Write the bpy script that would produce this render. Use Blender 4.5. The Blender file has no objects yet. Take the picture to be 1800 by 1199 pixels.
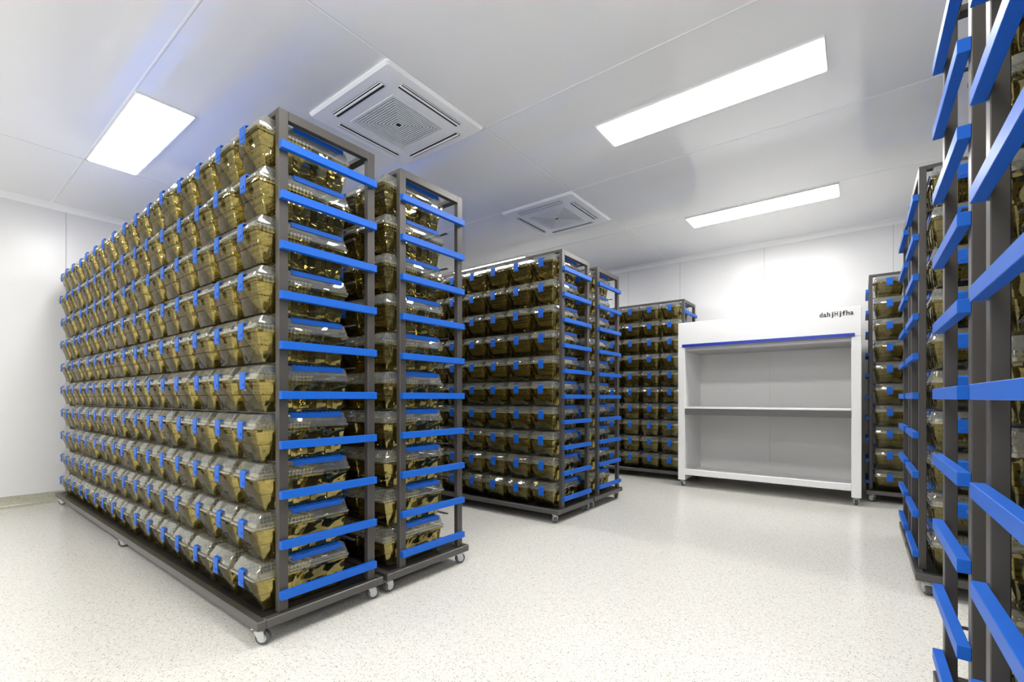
import bpy, bmesh, math, random
import numpy as np
from mathutils import Vector, Matrix
random.seed(4)
D = bpy.data
SC = bpy.context.scene
COL = SC.collection
SC.view_settings.view_transform = 'Standard'
SC.view_settings.exposure = .08

# ---------------------------------------------------------------- materials
def new_mat(name):
    m = D.materials.new(name); m.use_nodes = True
    nt = m.node_tree
    for n in list(nt.nodes): nt.nodes.remove(n)
    out = nt.nodes.new('ShaderNodeOutputMaterial')
    return m, nt, out

def principled(name, col, rough=.5, metal=0., bump=None, noise_col=None, spec=.5):
    m, nt, out = new_mat(name)
    p = nt.nodes.new('ShaderNodeBsdfPrincipled')
    p.inputs['Base Color'].default_value = (*col, 1)
    p.inputs['Roughness'].default_value = rough
    p.inputs['Metallic'].default_value = metal
    p.inputs['Specular IOR Level'].default_value = spec
    nt.links.new(p.outputs[0], out.inputs[0])
    tc = nt.nodes.new('ShaderNodeTexCoord')
    if noise_col:
        scale, amt = noise_col
        n = nt.nodes.new('ShaderNodeTexNoise'); n.inputs['Scale'].default_value = scale
        nt.links.new(tc.outputs['Object'], n.inputs['Vector'])
        mx = nt.nodes.new('ShaderNodeMixRGB')
        mx.inputs[1].default_value = (*[c*(1-amt) for c in col], 1)
        mx.inputs[2].default_value = (*[min(1, c*(1+amt)) for c in col], 1)
        nt.links.new(n.outputs['Fac'], mx.inputs[0])
        nt.links.new(mx.outputs[0], p.inputs['Base Color'])
    if bump:
        scale, st, dist = bump
        n = nt.nodes.new('ShaderNodeTexNoise'); n.inputs['Scale'].default_value = scale
        nt.links.new(tc.outputs['Object'], n.inputs['Vector'])
        b = nt.nodes.new('ShaderNodeBump'); b.inputs['Strength'].default_value = st
        b.inputs['Distance'].default_value = dist
        nt.links.new(n.outputs['Fac'], b.inputs['Height'])
        nt.links.new(b.outputs[0], p.inputs['Normal'])
    return m

M_WALL = principled('wall_paint', (.76, .762, .762), .28, noise_col=(1.2, .012))
M_CEIL = principled('ceiling_panel', (.90, .90, .89), .11, noise_col=(.8, .02), bump=(.7, .3, .02), spec=.8)
M_SEAM = principled('seam_strip', (.93, .93, .93), .3, noise_col=(3, .02))
M_GAP = principled('seam_grey', (.5, .5, .5), .5, noise_col=(3, .02))
M_FRAME = principled('rack_metal', (.072, .067, .063), .4, .3, noise_col=(9, .08))
M_BASEF = principled('rack_base_metal', (.10, .096, .092), .35, .5, noise_col=(9, .08))
M_BLACK = principled('black_tray', (.012, .012, .013), .4, noise_col=(9, .1))
M_BLUE = principled('blue_plastic', (.004, .105, .52), .45, noise_col=(8, .06), spec=.35)
M_BLUE2 = principled('blue_strip', (.004, .03, .36), .35, noise_col=(8, .05))
M_WHITE = principled('white_enamel', (.82, .822, .822), .3, noise_col=(3, .01))
M_STEEL = principled('steel_grey', (.13, .13, .13), .5, .1, noise_col=(6, .06), spec=.3)
M_COVER = principled('grey_cover', (.36, .36, .36), .4, .1, noise_col=(6, .04))
M_INNER = principled('inner_panel', (.70, .695, .685), .35, noise_col=(3, .02))
M_AC = principled('ac_plastic', (.97, .975, .98), .35, noise_col=(4, .01))
M_DARK = principled('dark_recess', (.015, .015, .016), .8, noise_col=(6, .1))
M_GREYR = principled('grille_recess', (.035, .035, .036), .8, noise_col=(6, .1))
M_CAST = principled('caster_grey', (.55, .56, .57), .3, .4, noise_col=(12, .05))
M_TYRE = principled('caster_tyre', (.09, .09, .095), .5, noise_col=(12, .1))
M_TEXT = principled('text_ink', (.02, .02, .02), .5, noise_col=(12, .1))

def floor_mat(name, mul=1.0, warm=1.0):
    m, nt, out = new_mat(name)
    p = nt.nodes.new('ShaderNodeBsdfPrincipled')
    tc = nt.nodes.new('ShaderNodeTexCoord')
    v = nt.nodes.new('ShaderNodeTexVoronoi'); v.inputs['Scale'].default_value = 160
    v.inputs['Randomness'].default_value = 1
    nt.links.new(tc.outputs['Object'], v.inputs['Vector'])
    sep = nt.nodes.new('ShaderNodeSeparateColor')
    nt.links.new(v.outputs['Color'], sep.inputs[0])
    thr = nt.nodes.new('ShaderNodeMapRange')
    thr.inputs[1].default_value = .15; thr.inputs[2].default_value = 1
    thr.inputs[3].default_value = 0.0; thr.inputs[4].default_value = .48
    nt.links.new(sep.outputs[0], thr.inputs[0])
    lt = nt.nodes.new('ShaderNodeMath'); lt.operation = 'LESS_THAN'
    nt.links.new(v.outputs['Distance'], lt.inputs[0]); nt.links.new(thr.outputs[0], lt.inputs[1])
    spc = nt.nodes.new('ShaderNodeValToRGB')
    e = spc.color_ramp.elements
    e[0].position = 0; e[0].color = (.27*mul, .25*mul, .21*mul, 1)
    e[1].position = 1; e[1].color = (.62*mul, .59*mul, .53*mul, 1)
    nt.links.new(sep.outputs[1], spc.inputs[0])
    n = nt.nodes.new('ShaderNodeTexNoise'); n.inputs['Scale'].default_value = 60
    n.inputs['Detail'].default_value = 3
    nt.links.new(tc.outputs['Object'], n.inputs['Vector'])
    base = nt.nodes.new('ShaderNodeValToRGB')
    b = base.color_ramp.elements
    b[0].position = .3; b[0].color = (.68*mul, .67*mul, .62*mul/warm, 1)
    b[1].position = .7; b[1].color = (.77*mul, .76*mul, .71*mul/warm, 1)
    nt.links.new(n.outputs['Fac'], base.inputs[0])
    mx = nt.nodes.new('ShaderNodeMixRGB')
    nt.links.new(lt.outputs[0], mx.inputs[0])
    nt.links.new(base.outputs[0], mx.inputs[1]); nt.links.new(spc.outputs[0], mx.inputs[2])
    nt.links.new(mx.outputs[0], p.inputs['Base Color'])
    p.inputs['Roughness'].default_value = .2
    nt.links.new(p.outputs[0], out.inputs[0])
    return m
M_FLOOR = floor_mat('terrazzo')
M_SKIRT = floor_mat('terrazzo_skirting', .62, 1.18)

def tub_mat():
    m, nt, out = new_mat('amber_plastic')
    tc = nt.nodes.new('ShaderNodeTexCoord')
    p = nt.nodes.new('ShaderNodeBsdfPrincipled')
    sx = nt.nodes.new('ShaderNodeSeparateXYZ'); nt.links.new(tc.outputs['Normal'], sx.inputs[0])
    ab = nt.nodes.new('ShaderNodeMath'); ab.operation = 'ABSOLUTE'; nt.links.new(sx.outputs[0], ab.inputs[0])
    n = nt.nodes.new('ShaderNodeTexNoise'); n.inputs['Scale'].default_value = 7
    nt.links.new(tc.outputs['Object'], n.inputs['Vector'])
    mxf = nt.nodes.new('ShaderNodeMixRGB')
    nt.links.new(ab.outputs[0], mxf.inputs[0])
    mxf.inputs[1].default_value = (.095, .09, .058, 1)  # shade put into the colour: front faces darker, sides gold
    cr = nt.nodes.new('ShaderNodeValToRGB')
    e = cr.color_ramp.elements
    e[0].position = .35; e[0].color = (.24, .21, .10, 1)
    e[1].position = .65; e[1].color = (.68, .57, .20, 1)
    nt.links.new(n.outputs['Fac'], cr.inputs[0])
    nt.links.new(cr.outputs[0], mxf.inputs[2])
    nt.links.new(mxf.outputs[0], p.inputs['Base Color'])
    p.inputs['Metallic'].default_value = .95
    p.inputs['Roughness'].default_value = .035
    n2 = nt.nodes.new('ShaderNodeTexNoise'); n2.inputs['Scale'].default_value = 15
    n2.inputs['Detail'].default_value = .5
    nt.links.new(tc.outputs['Object'], n2.inputs['Vector'])
    st = nt.nodes.new('ShaderNodeMath'); st.operation = 'MULTIPLY_ADD'
    nt.links.new(ab.outputs[0], st.inputs[0]); st.inputs[1].default_value = .7; st.inputs[2].default_value = .2
    b = nt.nodes.new('ShaderNodeBump')
    nt.links.new(st.outputs[0], b.inputs['Strength'])
    b.inputs['Distance'].default_value = .025
    nt.links.new(n2.outputs['Fac'], b.inputs['Height']); nt.links.new(b.outputs[0], p.inputs['Normal'])
    t = nt.nodes.new('ShaderNodeBsdfTransparent'); t.inputs[0].default_value = (.70, .63, .38, 1)
    mx = nt.nodes.new('ShaderNodeMixShader'); mx.inputs[0].default_value = .46
    nt.links.new(t.outputs[0], mx.inputs[1]); nt.links.new(p.outputs[0], mx.inputs[2])
    nt.links.new(mx.outputs[0], out.inputs[0])
    return m
M_TUB = tub_mat()

def lid_mat():
    m, nt, out = new_mat('clear_lid_plastic')
    tc = nt.nodes.new('ShaderNodeTexCoord')
    n2 = nt.nodes.new('ShaderNodeTexNoise'); n2.inputs['Scale'].default_value = 11
    n2.inputs['Detail'].default_value = 0
    nt.links.new(tc.outputs['Object'], n2.inputs['Vector'])
    b = nt.nodes.new('ShaderNodeBump'); b.inputs['Strength'].default_value = .45
    b.inputs['Distance'].default_value = .02
    nt.links.new(n2.outputs['Fac'], b.inputs['Height'])
    lw = nt.nodes.new('ShaderNodeLayerWeight'); lw.inputs[0].default_value = .35
    mr = nt.nodes.new('ShaderNodeMapRange')
    mr.inputs[3].default_value = .27; mr.inputs[4].default_value = .74
    nt.links.new(lw.outputs['Facing'], mr.inputs[0])
    t = nt.nodes.new('ShaderNodeBsdfTransparent'); t.inputs[0].default_value = (.92, .93, .91, 1)
    p = nt.nodes.new('ShaderNodeBsdfPrincipled')
    p.inputs['Base Color'].default_value = (.60, .61, .57, 1)
    p.inputs['Metallic'].default_value = .6
    p.inputs['Roughness'].default_value = .06
    nt.links.new(b.outputs[0], p.inputs['Normal'])
    mx = nt.nodes.new('ShaderNodeMixShader')
    nt.links.new(mr.outputs[0], mx.inputs[0])
    nt.links.new(t.outputs[0], mx.inputs[1]); nt.links.new(p.outputs[0], mx.inputs[2])
    nt.links.new(mx.outputs[0], out.inputs[0])
    return m
M_LID = lid_mat()

def hopper_mat():
    m, nt, out = new_mat('perforated_hopper')
    tc = nt.nodes.new('ShaderNodeTexCoord')
    v = nt.nodes.new('ShaderNodeTexVoronoi'); v.inputs['Scale'].default_value = 62
    v.inputs['Randomness'].default_value = .1
    nt.links.new(tc.outputs['Object'], v.inputs['Vector'])
    lt = nt.nodes.new('ShaderNodeMath'); lt.operation = 'GREATER_THAN'; lt.inputs[1].default_value = .44
    nt.links.new(v.outputs['Distance'], lt.inputs[0])
    t = nt.nodes.new('ShaderNodeBsdfTransparent')
    p = nt.nodes.new('ShaderNodeBsdfPrincipled')
    p.inputs['Base Color'].default_value = (.60, .52, .24, 1)
    p.inputs['Metallic'].default_value = .4; p.inputs['Roughness'].default_value = .25
    mx = nt.nodes.new('ShaderNodeMixShader')
    nt.links.new(lt.outputs[0], mx.inputs[0])
    nt.links.new(t.outputs[0], mx.inputs[1]); nt.links.new(p.outputs[0], mx.inputs[2])
    nt.links.new(mx.outputs[0], out.inputs[0])
    return m
M_HOP = hopper_mat()

def emis(name, strength):
    m, nt, out = new_mat(name)
    e = nt.nodes.new('ShaderNodeEmission')
    e.inputs[0].default_value = (1, .98, .95, 1); e.inputs[1].default_value = strength
    nt.links.new(e.outputs[0], out.inputs[0])
    return m
M_LIGHT = emis('light_panel', 30)

# ---------------------------------------------------------------- geometry helpers
class Geo:
    def __init__(s): s.bm = bmesh.new()
    def box(s, x0, x1, y0, y1, z0, z1, bev=0, seg=1, mat=0):
        g = bmesh.ops.create_cube(s.bm, size=1)
        vs = g['verts']
        for v in vs:
            v.co = Vector(((x0+x1)/2+v.co.x*(x1-x0), (y0+y1)/2+v.co.y*(y1-y0), (z0+z1)/2+v.co.z*(z1-z0)))
        fs = set(f for v in vs for f in v.link_faces)
        for f in fs: f.material_index = mat
        if bev > 0:
            es = list(set(e for v in vs for e in v.link_edges))
            bmesh.ops.bevel(s.bm, geom=es, offset=bev, segments=seg, affect='EDGES', profile=.5)
        return s
    def loft(s, loops, cap0=True, cap1=True, mat=0):
        rings = []
        for L in loops:
            rings.append([s.bm.verts.new(p) for p in L])
        n = len(rings[0])
        for a, b in zip(rings[:-1], rings[1:]):
            for i in range(n):
                f = s.bm.faces.new((a[i], a[(i+1) % n], b[(i+1) % n], b[i])); f.material_index = mat
        if cap0:
            s.bm.faces.new(rings[0][::-1]).material_index = mat
        if cap1:
            s.bm.faces.new(rings[-1]).material_index = mat
        return s
    def cyl(s, c, r, h, axis='X', n=20, mat=0, bev=0):
        prof = [(r-bev, -h/2), (r, -h/2+bev), (r, h/2-bev), (r-bev, h/2)] if bev else [(r, -h/2), (r, h/2)]
        loops = []
        for rr, t in prof:
            L = []
            for i in range(n):
                a = 2*math.pi*i/n
                u, w = rr*math.cos(a), rr*math.sin(a)
                if axis == 'X': L.append((c[0]+t, c[1]+u, c[2]+w))
                elif axis == 'Y': L.append((c[0]+w, c[1]+t, c[2]+u))
                else: L.append((c[0]+u, c[1]+w, c[2]+t))
            loops.append(L)
        return s.loft(loops, mat=mat)
    def mesh(s, name, mats, smooth=False, ang=35):
        me = D.meshes.new(name)
        s.bm.normal_update()
        s.bm.to_mesh(me); s.bm.free()
        for m in (mats if isinstance(mats, (list, tuple)) else [mats]): me.materials.append(m)
        if smooth:
            me.polygons.foreach_set('use_smooth', [True]*len(me.polygons))
            me.set_sharp_from_angle(angle=math.radians(ang))
        return me

def rrect(cx, cy, hx, hy, r, z, n=2):
    pts = []
    for (sx, sy, a0) in ((1, 1, 0), (-1, 1, 90), (-1, -1, 180), (1, -1, 270)):
        for i in range(n+1):
            a = math.radians(a0+90*i/n)
            pts.append((cx+sx*(hx-r)+r*math.cos(a), cy+sy*(hy-r)+r*math.sin(a), z))
    return pts

def obj(name, me, parent=None, loc=(0, 0, 0), rot=None, **props):
    o = D.objects.new(name, me)
    o.location = loc
    if rot: o.rotation_euler = rot
    if parent: o.parent = parent
    COL.objects.link(o)
    for k, v in props.items(): o[k] = v
    return o

# ---------------------------------------------------------------- room (wall behind the camera left out to let added world fill in)
XL, XR, YB, YF, H = -6.2, 4.9, 6.25, -2.2, 2.88
def struct(name, b, mat, **kw):
    return obj(name, Geo().box(*b).mesh(name, mat), kind='structure', **kw)
struct('floor', (XL-.1, XR+.1, YF-.1, YB+.1, -.1, 0), M_FLOOR, label='pale speckled terrazzo floor', category='floor')
struct('ceiling', (XL-.1, XR+.1, YF-.1, YB+.1, H, H+.1), M_CEIL, label='glossy white panelled ceiling', category='ceiling')
struct('wall_left', (XL-.1, XL, YF, YB, 0, H), M_WALL, label='smooth white cleanroom wall', category='wall')
struct('wall_right', (XR, XR+.1, YF, YB, 0, H), M_WALL, label='smooth white cleanroom wall', category='wall')
struct('wall_back', (XL-.1, XR+.1, YB, YB+.1, 0, H), M_WALL, label='smooth white cleanroom wall', category='wall')
def cove(name, p0, p1, nrm, z0, up, mat, size=.06):
    g = Geo(); prof = []
    n = 6
    prof.append((0, 0))
    for i in range(n+1):
        a = math.radians(90*i/n)
        prof.append((size*.45*(1-math.sin(a))+.006, size*(1-math.cos(a))))
    prof.append((0, size))
    A = []; B = []
    for (t, h) in prof:
        for P, L in ((p0, A), (p1, B)):
            L.append((P[0]+nrm[0]*t, P[1]+nrm[1]*t, z0+up*h))
    g.loft([A, B])
    bmesh.ops.recalc_face_normals(g.bm, faces=g.bm.faces[:])
    obj(name, g.mesh(name, mat, True, 50), kind='structure')
cove('baseboard_left', (XL, YF), (XL, YB), (1, 0), 0, 1, M_SKIRT, .10)
cove('baseboard_back', (XL, YB), (XR, YB), (0, -1), 0, 1, M_SKIRT, .10)
cove('baseboard_right', (XR, YF), (XR, YB), (-1, 0), 0, 1, M_SKIRT, .10)
cove('trim_1', (XL, YF), (XL, YB), (1, 0), H, -1, M_SEAM, .06)
cove('trim_2', (XL, YB), (XR, YB), (0, -1), H, -1, M_SEAM, .06)
tn = 3
for x in (-4.87, -2.08, .70, 3.48):
    struct('trim_%d' % tn, (x-.005, x+.005, YF, YB, H-.0015, H), M_SEAM); tn += 1
    struct('trim_%d' % tn, (x+.005, x+.0075, YF, YB, H-.001, H), M_GAP); tn += 1
for y in (-.40, .83, 2.42, 3.635, 4.87):
    struct('trim_%d' % tn, (XL, XR, y-.005, y+.005, H-.0015, H), M_SEAM); tn += 1
    struct('trim_%d' % tn, (XL, XR, y+.005, y+.0075, H-.001, H), M_GAP); tn += 1
for y in (-.25, .93, 2.1, 3.3, 4.5):
    struct('trim_%d' % tn, (XL, XL+.002, y-.0025, y+.0025, .10, H-.06), M_GAP); tn += 1
for x in (-5.0, -3.85, -2.65, -1.92, -.92, .28, 1.5):
    struct('trim_%d' % tn, (x-.0025, x+.0025, YB-.002, YB, .10, H-.06), M_GAP); tn += 1

# ---------------------------------------------------------------- ceiling lights
g = Geo(); w, d = .655, .158
g.box(-w, w, -d, -d+.012, -.012, 0); g.box(-w, w, d-.012, d, -.012, 0)
g.box(-w, -w+.012, -d+.012, d-.012, -.012, 0); g.box(w-.012, w, -d+.012, d-.012, -.012, 0)
me_lf = g.mesh('light_frame', M_WHITE)
me_ld = Geo().box(-w+.012, w-.012, -d+.012, d-.012, -.016, -.003, .002).mesh('diffuser', M_LIGHT)
for cx in (-4.175, -.80, 2.55):
    for cy in (-1.2, .998, 3.017, 5.057):
        e = obj('ceiling_light', None, loc=(cx, cy, H), label='long rectangular white LED panel light set in the ceiling',
                category='ceiling light', group='ceiling light panels')
        obj('light_frame', me_lf, e); obj('diffuser', me_ld, e, label='glowing white diffuser')

# ---------------------------------------------------------------- air conditioner cassettes
S = .41
g = Geo()
def sq(h, c, z):
    return [(h, -h+c, z), (h, h-c, z), (h-c, h, z), (-h+c, h, z), (-h, h-c, z), (-h, -h+c, z), (-h+c, -h, z), (h-c, -h, z)]
g.loft([sq(S, .012, 0), sq(S, .012, -.010), sq(S-.012, .010, -.022), sq(.225, .004, -.030), sq(.222, .004, -.033), sq(.216, .004, -.033), sq(.214, .004, -.006)], cap0=False, cap1=False)
me_acp = g.mesh('panel', M_AC)
g = Geo(); g.box(-.215, .215, -.215, .215, -.008, -.004)
me_acr = g.mesh('intake_recess', M_GREYR)
g = Geo()
hh = .212
while hh > .012:
    t = .0088
    for (a, b, c, d2) in ((-hh, hh, -hh, -hh+t), (-hh, hh, hh-t, hh), (-hh, -hh+t, -hh+t, hh-t), (hh-t, hh, -hh+t, hh-t)):
        g.box(a, b, c, d2, -.032, -.028)
    hh -= .0168
me_acg = g.mesh('intake_grille', M_AC)
g = Geo()
g.box(-.25, .25, -.023, .023, -.0315, -.018, .003, mat=1)
g.box(-.247, .247, -.011, .003, -.037, -.025, .003, mat=0)
me_acl = g.mesh('air_louver', [M_AC, M_DARK])
for (cx, cy) in ((-2.487, 2.005), (-2.487, 4.04)):
    e = obj('air_conditioner', None, loc=(cx, cy, H), label='white square ceiling cassette air conditioner with concentric intake grille',
            category='air conditioner', group='ceiling cassette air conditioners')
    obj('panel', me_acp, e); obj('intake_recess', me_acr, e); obj('intake_grille', me_acg, e)
    for i in range(4):
        a = i*math.pi/2
        obj('air_louver', me_acl, e, loc=(.318*math.sin(a), -.318*math.cos(a), 0), rot=(0, 0, a), label='narrow dark air outlet with white flap')

# ---------------------------------------------------------------- caster
def caster_meshes(hgt):
    r = hgt*.40
    g = Geo()
    g.box(-.028, .028, -.028, .028, hgt-.005, hgt, .002)
    g.cyl((0, 0, hgt-.010), .014, .012, 'Z', 16)
    g.box(-.020, .020, -.018, .020, hgt-.022, hgt-.014, .003)
    for sx in (-1, 1):
        x0 = sx*.0185
        L = []
        for x in (x0-.002, x0+.002):
            L.append([(x, -.018, hgt-.015), (x, .020, hgt-.015), (x, .024, r+.006), (x, .018, r-.010), (x, .006, r-.010), (x, -.010, r+.012)])
        g.loft(L)
    bmesh.ops.recalc_face_normals(g.bm, faces=g.bm.faces[:])
    fork = g.mesh('fork', M_CAST)
    g = Geo()
    g.cyl((0, .010, r+.0005), r, .026, 'X', 24, mat=0, bev=.005)
    g.cyl((0, .010, r+.0005), r*.62, .031, 'X', 20, mat=1, bev=.002)
    g.cyl((0, .010, r+.0005), .005, .044, 'X', 10, mat=1)
    wheel = g.mesh('wheel', [M_TYRE, M_CAST], True)
    return fork, wheel
FK, WH = caster_meshes(.075)
def add_caster(parent, x, y, rz):
    c = obj('caster', FK, parent, loc=(x, y, 0), rot=(0, 0, rz), label='swivel caster with grey fork')
    obj('wheel', WH, c, label='dark rubber wheel')

# ---------------------------------------------------------------- rack
NC, NR, PX, PZ = 16, 10, .2515, .207
TX = .03
LR = NC*PX+2*TX
Z0 = .114
g = Geo()
yb0, yb1 = 0, .60
g.box(-.020, LR+.020, yb0, yb0+.035, .075, .112, .003); g.box(-.020, LR+.020, yb1-.035, yb1, .075, .112, .003)
g.box(-.020, .015, yb0+.035, yb1-.035, .075, .112, .003); g.box(LR-.015, LR+.020, yb0+.035, yb1-.035, .075, .112, .003)
me_base = g.mesh('base_frame', M_BASEF)
g = Geo(); g.box(.015, LR-.015, yb0+.035, yb1-.035, .085, .108)
me_tray = g.mesh('base_tray', M_BLACK)
PY = (.093, .523); T = .04; TOP = 2.205
g = Geo()
for x in (0, LR-TX):
    for y in PY: g.box(x, x+TX, y, y+T, .112, TOP, .002)
    g.box(x, x+TX, PY[0]+T, PY[1], TOP-T, TOP, .002)
for y in PY: g.box(TX, LR-TX, y, y+T, TOP-.022, TOP, .002)
for c in (5, 11):
    x = TX+c*PX
    for y in PY: g.box(x-.008, x+.008, y+.005, y+.035, .112, TOP-.022)
me_frame = g.mesh('frame', M_FRAME)
g = Geo()
for k in range(1, NR):
    z = Z0+k*PZ
    for y in (.10, .46):
        g.box(TX, LR-TX, y, y+.016, z-.006, z-.001)
me_rails = g.mesh('shelf_rails', M_FRAME)
BD = .025
me_bar = Geo().box(-BD, 0, .093, .558, -.0165, .0165, .001, 1).mesh('side_bar', M_BLUE)

racks = {}
def add_rack(key, x0, y0, label):
    e = obj('cage_rack', None, loc=(x0, y0, 0), label=label, category='cage rack', group='wheeled cage racks')
    obj('frame', me_frame, e, label='dark grey square tube frame')
    obj('base_frame', me_base, e); obj('base_tray', me_tray, e, label='black base tray')
    obj('shelf_rails', me_rails, e)
    for k in range(NR):
        z = .185+k*PZ
        obj('side_bar', me_bar, e, loc=(0, 0, z), label='blue end crossbar')
        obj('side_bar', me_bar, e, loc=(LR+BD, 0, z), label='blue end crossbar')
    for x in (.03, LR/2, LR-.03):
        for y in (.035, yb1-.04):
            add_caster(e, x, y, math.radians(random.uniform(-60, 60)))
    racks[key] = (x0, y0)
XE = -1.910
lab = 'tall dark metal wheeled rack with blue end bars, holding amber cages'
lab5 = 'tall dark metal wheeled rack by the white wall and bench'
add_rack('L1', XE-LR, .83, lab)
add_rack('L2', XE-LR, 1.456, lab)
add_rack('L3', XE-LR, 3.09, lab)
add_rack('L4', XE-LR, 3.716, lab)
add_rack('L5', XE-LR+.215, 5.59, lab5)
add_rack('RA', .210, .80, lab)
add_rack('RB', .210, 1.426, lab)
add_rack('RC', .245, 3.09, lab)
add_rack('RD', .245, 3.716, lab)
add_rack('RE', .07, 5.59, lab5)

# ---------------------------------------------------------------- cage parts (origin: centre bottom, front = -Y)
g = Geo()
g.loft([rrect(0, .008, .086, .180, .010, .000), rrect(0, .008, .088, .182, .010, .003),
        rrect(0, .003, .097, .194, .010, .070), rrect(0, .002, .1005, .1975, .010, .073),
        rrect(0, .0, .1055, .205, .010, .124), rrect(0, 0, .1145, .212, .010, .125), rrect(0, 0, .1145, .2125, .010, .134),
        rrect(0, 0, .108, .206, .010, .135)], cap1=False)
for yy in (-.12, -.04, .04, .12):
    for sx in (-1, 1):
        g.loft([[(sx*(.0885 if z < .02 else .1005)+a*.005, yy-.014+b*.028, z) for a, b in ((-1, 0), (1, 0), (1, 1), (-1, 1))] for z in (.012, .110)])
bmesh.ops.recalc_face_normals(g.bm, faces=g.bm.faces[:])
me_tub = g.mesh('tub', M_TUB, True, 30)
g = Geo()
g.loft([rrect(0, -.002, .1145, .216, .012, .1355), rrect(0, -.002, .1165, .219, .012, .137), rrect(0, -.002, .1165, .2185, .012, .146),
        rrect(0, .0, .111, .212, .012, .148), rrect(0, .001, .110, .210, .012, .161), rrect(0, .002, .108, .208, .012, .163),
        rrect(0, .008, .103, .194, .012, .193), rrect(0, .010, .100, .189, .012, .1965)], cap0=False)
g.box(-.06, .06, -.105, -.098, .196, .2005, .002)
me_lid = g.mesh('lid', M_LID, True, 30)
g = Geo()
prof = [(-.206, .168), (-.2195, .166), (-.2235, .160), (-.2235, .098), (-.220, .094), (-.2175, .096), (-.220, .100), (-.220, .157), (-.217, .162), (-.205, .164)]
g.loft([[(-.024, y, z) for (y, z) in prof], [(.024, y, z) for (y, z) in prof]])
g.box(-.013, .013, -.2265, -.2232, .108, .120, .001)
bmesh.ops.recalc_face_normals(g.bm, faces=g.bm.faces[:])
me_latch = g.mesh('latch', M_BLUE)
g = Geo()
g.box(-.094, .094, -.06, .185, .1967, .200, .001)
for i in range(12):
    y = -.055+i*.0198
    g.box(-.096, .096, y, y+.013, .200, .2035, 0)
for sx in (-1, 1):
    g.box(sx*.1065-.003, sx*.1065+.003, -.06, .182, .178, .199, .001)
me_cover = g.mesh('filter_cover', M_BLUE)
g = Geo()
V = [(-.10, -.198, .160), (.10, -.198, .160), (.085, -.12, .045), (-.085, -.12, .045), (.085, -.02, .045), (-.085, -.02, .045), (.10, .04, .160), (-.10, .04, .160)]
vs = [g.bm.verts.new(p) for p in V]
for f in ((0, 1, 2, 3), (3, 2, 4, 5), (5, 4, 6, 7), (1, 6, 4, 2), (0, 3, 5, 7)): g.bm.faces.new([vs[i] for i in f])
me_hop = g.mesh('food_hopper', M_HOP)

parts = [('tub', me_tub, 'translucent amber plastic tub'), ('lid', me_lid, 'clear domed plastic lid'),
         ('latch', me_latch, 'blue front latch'), ('filter_cover', me_cover, 'blue ribbed cover'), ('food_hopper', me_hop, 'perforated feed hopper')]
proto = None
def cage_pos(key, c, r):
    x0, y0 = racks[key]
    if key[0] == 'L': x = x0+TX+(NC-1-c+.5)*PX
    else: x = x0+TX+(c+.5)*PX
    y = y0+.02+.215 + random.uniform(-.006, .006)
    z = Z0+r*PZ
    return x, y, z
IND = {'L1': 16, 'L2': 1, 'L3': 5, 'L4': 1, 'L5': 2, 'RA': 1, 'RB': 1, 'RC': 2, 'RE': 1}
STF = {'L2': 16, 'L3': 16, 'L4': 5, 'L5': 8, 'RA': 8, 'RB': 8, 'RC': 10, 'RD': 4, 'RE': 6}
for key, n in IND.items():
    for c in range(n):
        for r in range(NR):
            p = cage_pos(key, c, r)
            rz = random.uniform(-.007, .007)
            if proto is None:
                e = obj('animal_cage', None, loc=p, label='amber plastic laboratory animal cage with clear lid and blue latch',
                        category='animal cage', group='animal cages on the racks')
                kids = [obj(nm, me, e, label=lb) for nm, me, lb in parts]
                proto = (e, kids)
            else:
                e = proto[0].copy(); e.location = p; e.rotation_euler = (0, 0, rz)
                COL.objects.link(e)
                for kq in proto[1]:
                    k2 = kq.copy(); k2.parent = e; COL.objects.link(k2)
src_v = []; src_f = []; src_m = []
mats = [M_TUB, M_LID, M_BLUE, M_HOP]
for me, mi in ((me_tub, 0), (me_lid, 1), (me_latch, 2), (me_cover, 2), (me_hop, 3)):
    off = len(src_v)
    src_v += [tuple(v.co) for v in me.vertices]
    for pl in me.polygons:
        src_f.append(tuple(off+i for i in pl.vertices)); src_m.append(mi)
sv = np.array(src_v)
V = []; F = []; MI = []
nb = len(sv)
cnt = 0
for key, n in STF.items():
    for c in range(IND.get(key, 0), n):
        for r in range(NR):
            V.append(sv+np.array(cage_pos(key, c, r)))
            o = cnt*nb
            F += [tuple(i+o for i in f) for f in src_f]
            MI += src_m; cnt += 1
V = np.concatenate(V)
me = D.meshes.new('distant_cages')
me.from_pydata(V.tolist(), [], F)
for m in mats: me.materials.append(m)
me.polygons.foreach_set('material_index', MI)
me.polygons.foreach_set('use_smooth', [True]*len(F))
me.set_sharp_from_angle(angle=math.radians(30))
obj('animal_cages', me, kind='stuff', label='further rows of amber plastic cages filling the racks', category='animal cages')

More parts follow.
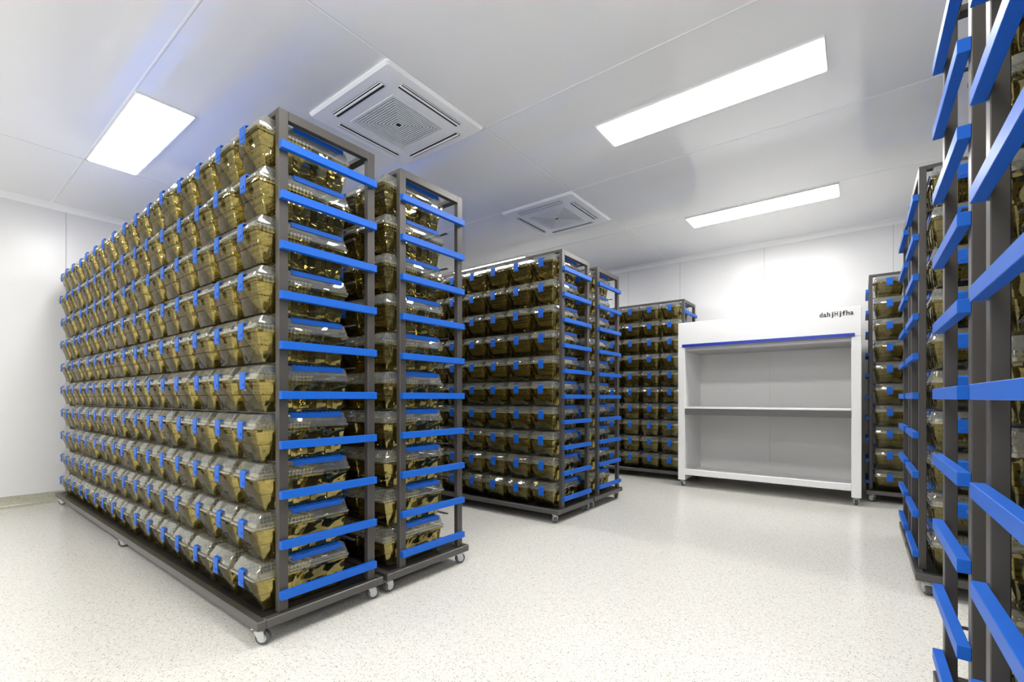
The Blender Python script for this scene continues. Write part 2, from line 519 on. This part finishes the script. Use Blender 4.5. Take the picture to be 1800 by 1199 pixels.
# ---------------------------------------------------------------- clean bench
CX0, CX1, CY0, CY1 = -1.65, .012, 5.30, 5.97
e = obj('clean_bench', None, loc=((CX0+CX1)/2, (CY0+CY1)/2, 0), label='white laminar flow clean bench with blue strip, open front, on casters', category='clean bench')
hw = (CX1-CX0)/2; hd = (CY1-CY0)/2
tw = .075
for xa, xb in ((-hw, -hw+tw), (hw-tw, hw)):
    obj('side_panel', Geo().box(xa, xb, -hd, hd, .076, 1.572, .004).mesh('side_panel', M_WHITE), e)
obj('head_box', Geo().box(-hw, hw, -hd, hd, 1.572, 1.852, .006, 2).mesh('head_box', M_WHITE), e, label='white fan and filter housing')
obj('accent_strip', Geo().box(-hw+.045, hw-.05, -hd-.006, -hd, 1.572, 1.606, .002).mesh('accent_strip', M_BLUE2), e, label='blue strip')
obj('light_cover', Geo().box(-hw+tw, hw-tw, -hd+.03, hd-.02, 1.53, 1.572, .004).mesh('light_cover', M_COVER), e, label='grey housing under the head box')
g = Geo(); g.box(-hw+tw, -.001, hd-.03, hd, .90, 1.53); g.box(.001, hw-tw, hd-.03, hd, .90, 1.53); g.box(-.01, .01, hd-.02, hd, .90, 1.53)
obj('rear_panel', g.mesh('rear_panel', M_INNER), e, label='pale grey rear panel')
g = Geo(); g.box(-hw+tw, -.001, hd-.03, hd, .13, .81); g.box(.001, hw-tw, hd-.03, hd, .13, .81); g.box(-.01, .01, hd-.02, hd, .13, .81)
obj('lower_rear_panel', g.mesh('lower_rear_panel', M_INNER), e)
obj('worktop', Geo().box(-hw+tw, hw-tw, -hd-.004, hd-.03, .882, .902, .003).mesh('worktop', M_WHITE), e, label='white worktop')
obj('worktop_tray', Geo().box(-hw+tw, hw-tw, -hd-.002, hd-.03, .815, .881, .002).mesh('worktop_tray', M_STEEL), e, label='dark steel apron under the worktop')
g = Geo(); g.box(-hw+tw, hw-tw, -hd+.002, -hd+.05, .135, .200, .004); g.box(-hw+tw, hw-tw, -hd+.05, hd-.03, .135, .15)
obj('bottom_rail', g.mesh('bottom_rail', M_WHITE), e)
for sx in (-1, 1):
    for sy in (-1, 1):
        add_caster(e, sx*(hw-.038), sy*(hd-.05), random.uniform(-1, 1))
tv = []; tf = []
pitch = .268/9
for i, ch in enumerate('dahjHjfha'):
    cu = D.curves.new('txt', 'FONT'); cu.body = ch; cu.size = .062; cu.extrude = .0008; cu.offset = .0013
    tmp = D.objects.new('txt', cu); COL.objects.link(tmp)
    bpy.context.view_layer.update()
    mm = D.meshes.new_from_object(tmp.evaluated_get(bpy.context.evaluated_depsgraph_get()))
    D.objects.remove(tmp)
    xs = [v.co.x for v in mm.vertices]; wd = max(xs)-min(xs)
    sc = min(1.25, pitch*.84/wd)
    off = len(tv)
    for v in mm.vertices:
        tv.append(((v.co.x-(max(xs)+min(xs))/2)*sc+(i+.5)*pitch, v.co.y, v.co.z))
    for pl in mm.polygons: tf.append([off+k for k in pl.vertices])
mt = D.meshes.new('lettering'); mt.from_pydata(tv, [], tf); mt.materials.append(M_TEXT)
obj('lettering', mt, e, loc=(-.312-(CX0+CX1)/2, -hd-.0012, 1.777), rot=(math.pi/2, 0, 0), label='small black printed lettering')

# ---------------------------------------------------------------- world + camera
w = D.worlds.new('world'); SC.world = w; w.use_nodes = True
w.node_tree.nodes['Background'].inputs[0].default_value = (1, .99, .97, 1)
w.node_tree.nodes['Background'].inputs[1].default_value = 1.5  # added white fill, enters where the wall is left out
cam = D.cameras.new('camera'); co = D.objects.new('camera', cam); COL.objects.link(co)
cam.sensor_width = 36; cam.lens = 805/1800*36; cam.shift_y = 100.5/1800; cam.clip_start = .03
co.location = (0, 0, 1.0); co.rotation_euler = (math.pi/2, 0, math.radians(37.22))
SC.camera = co
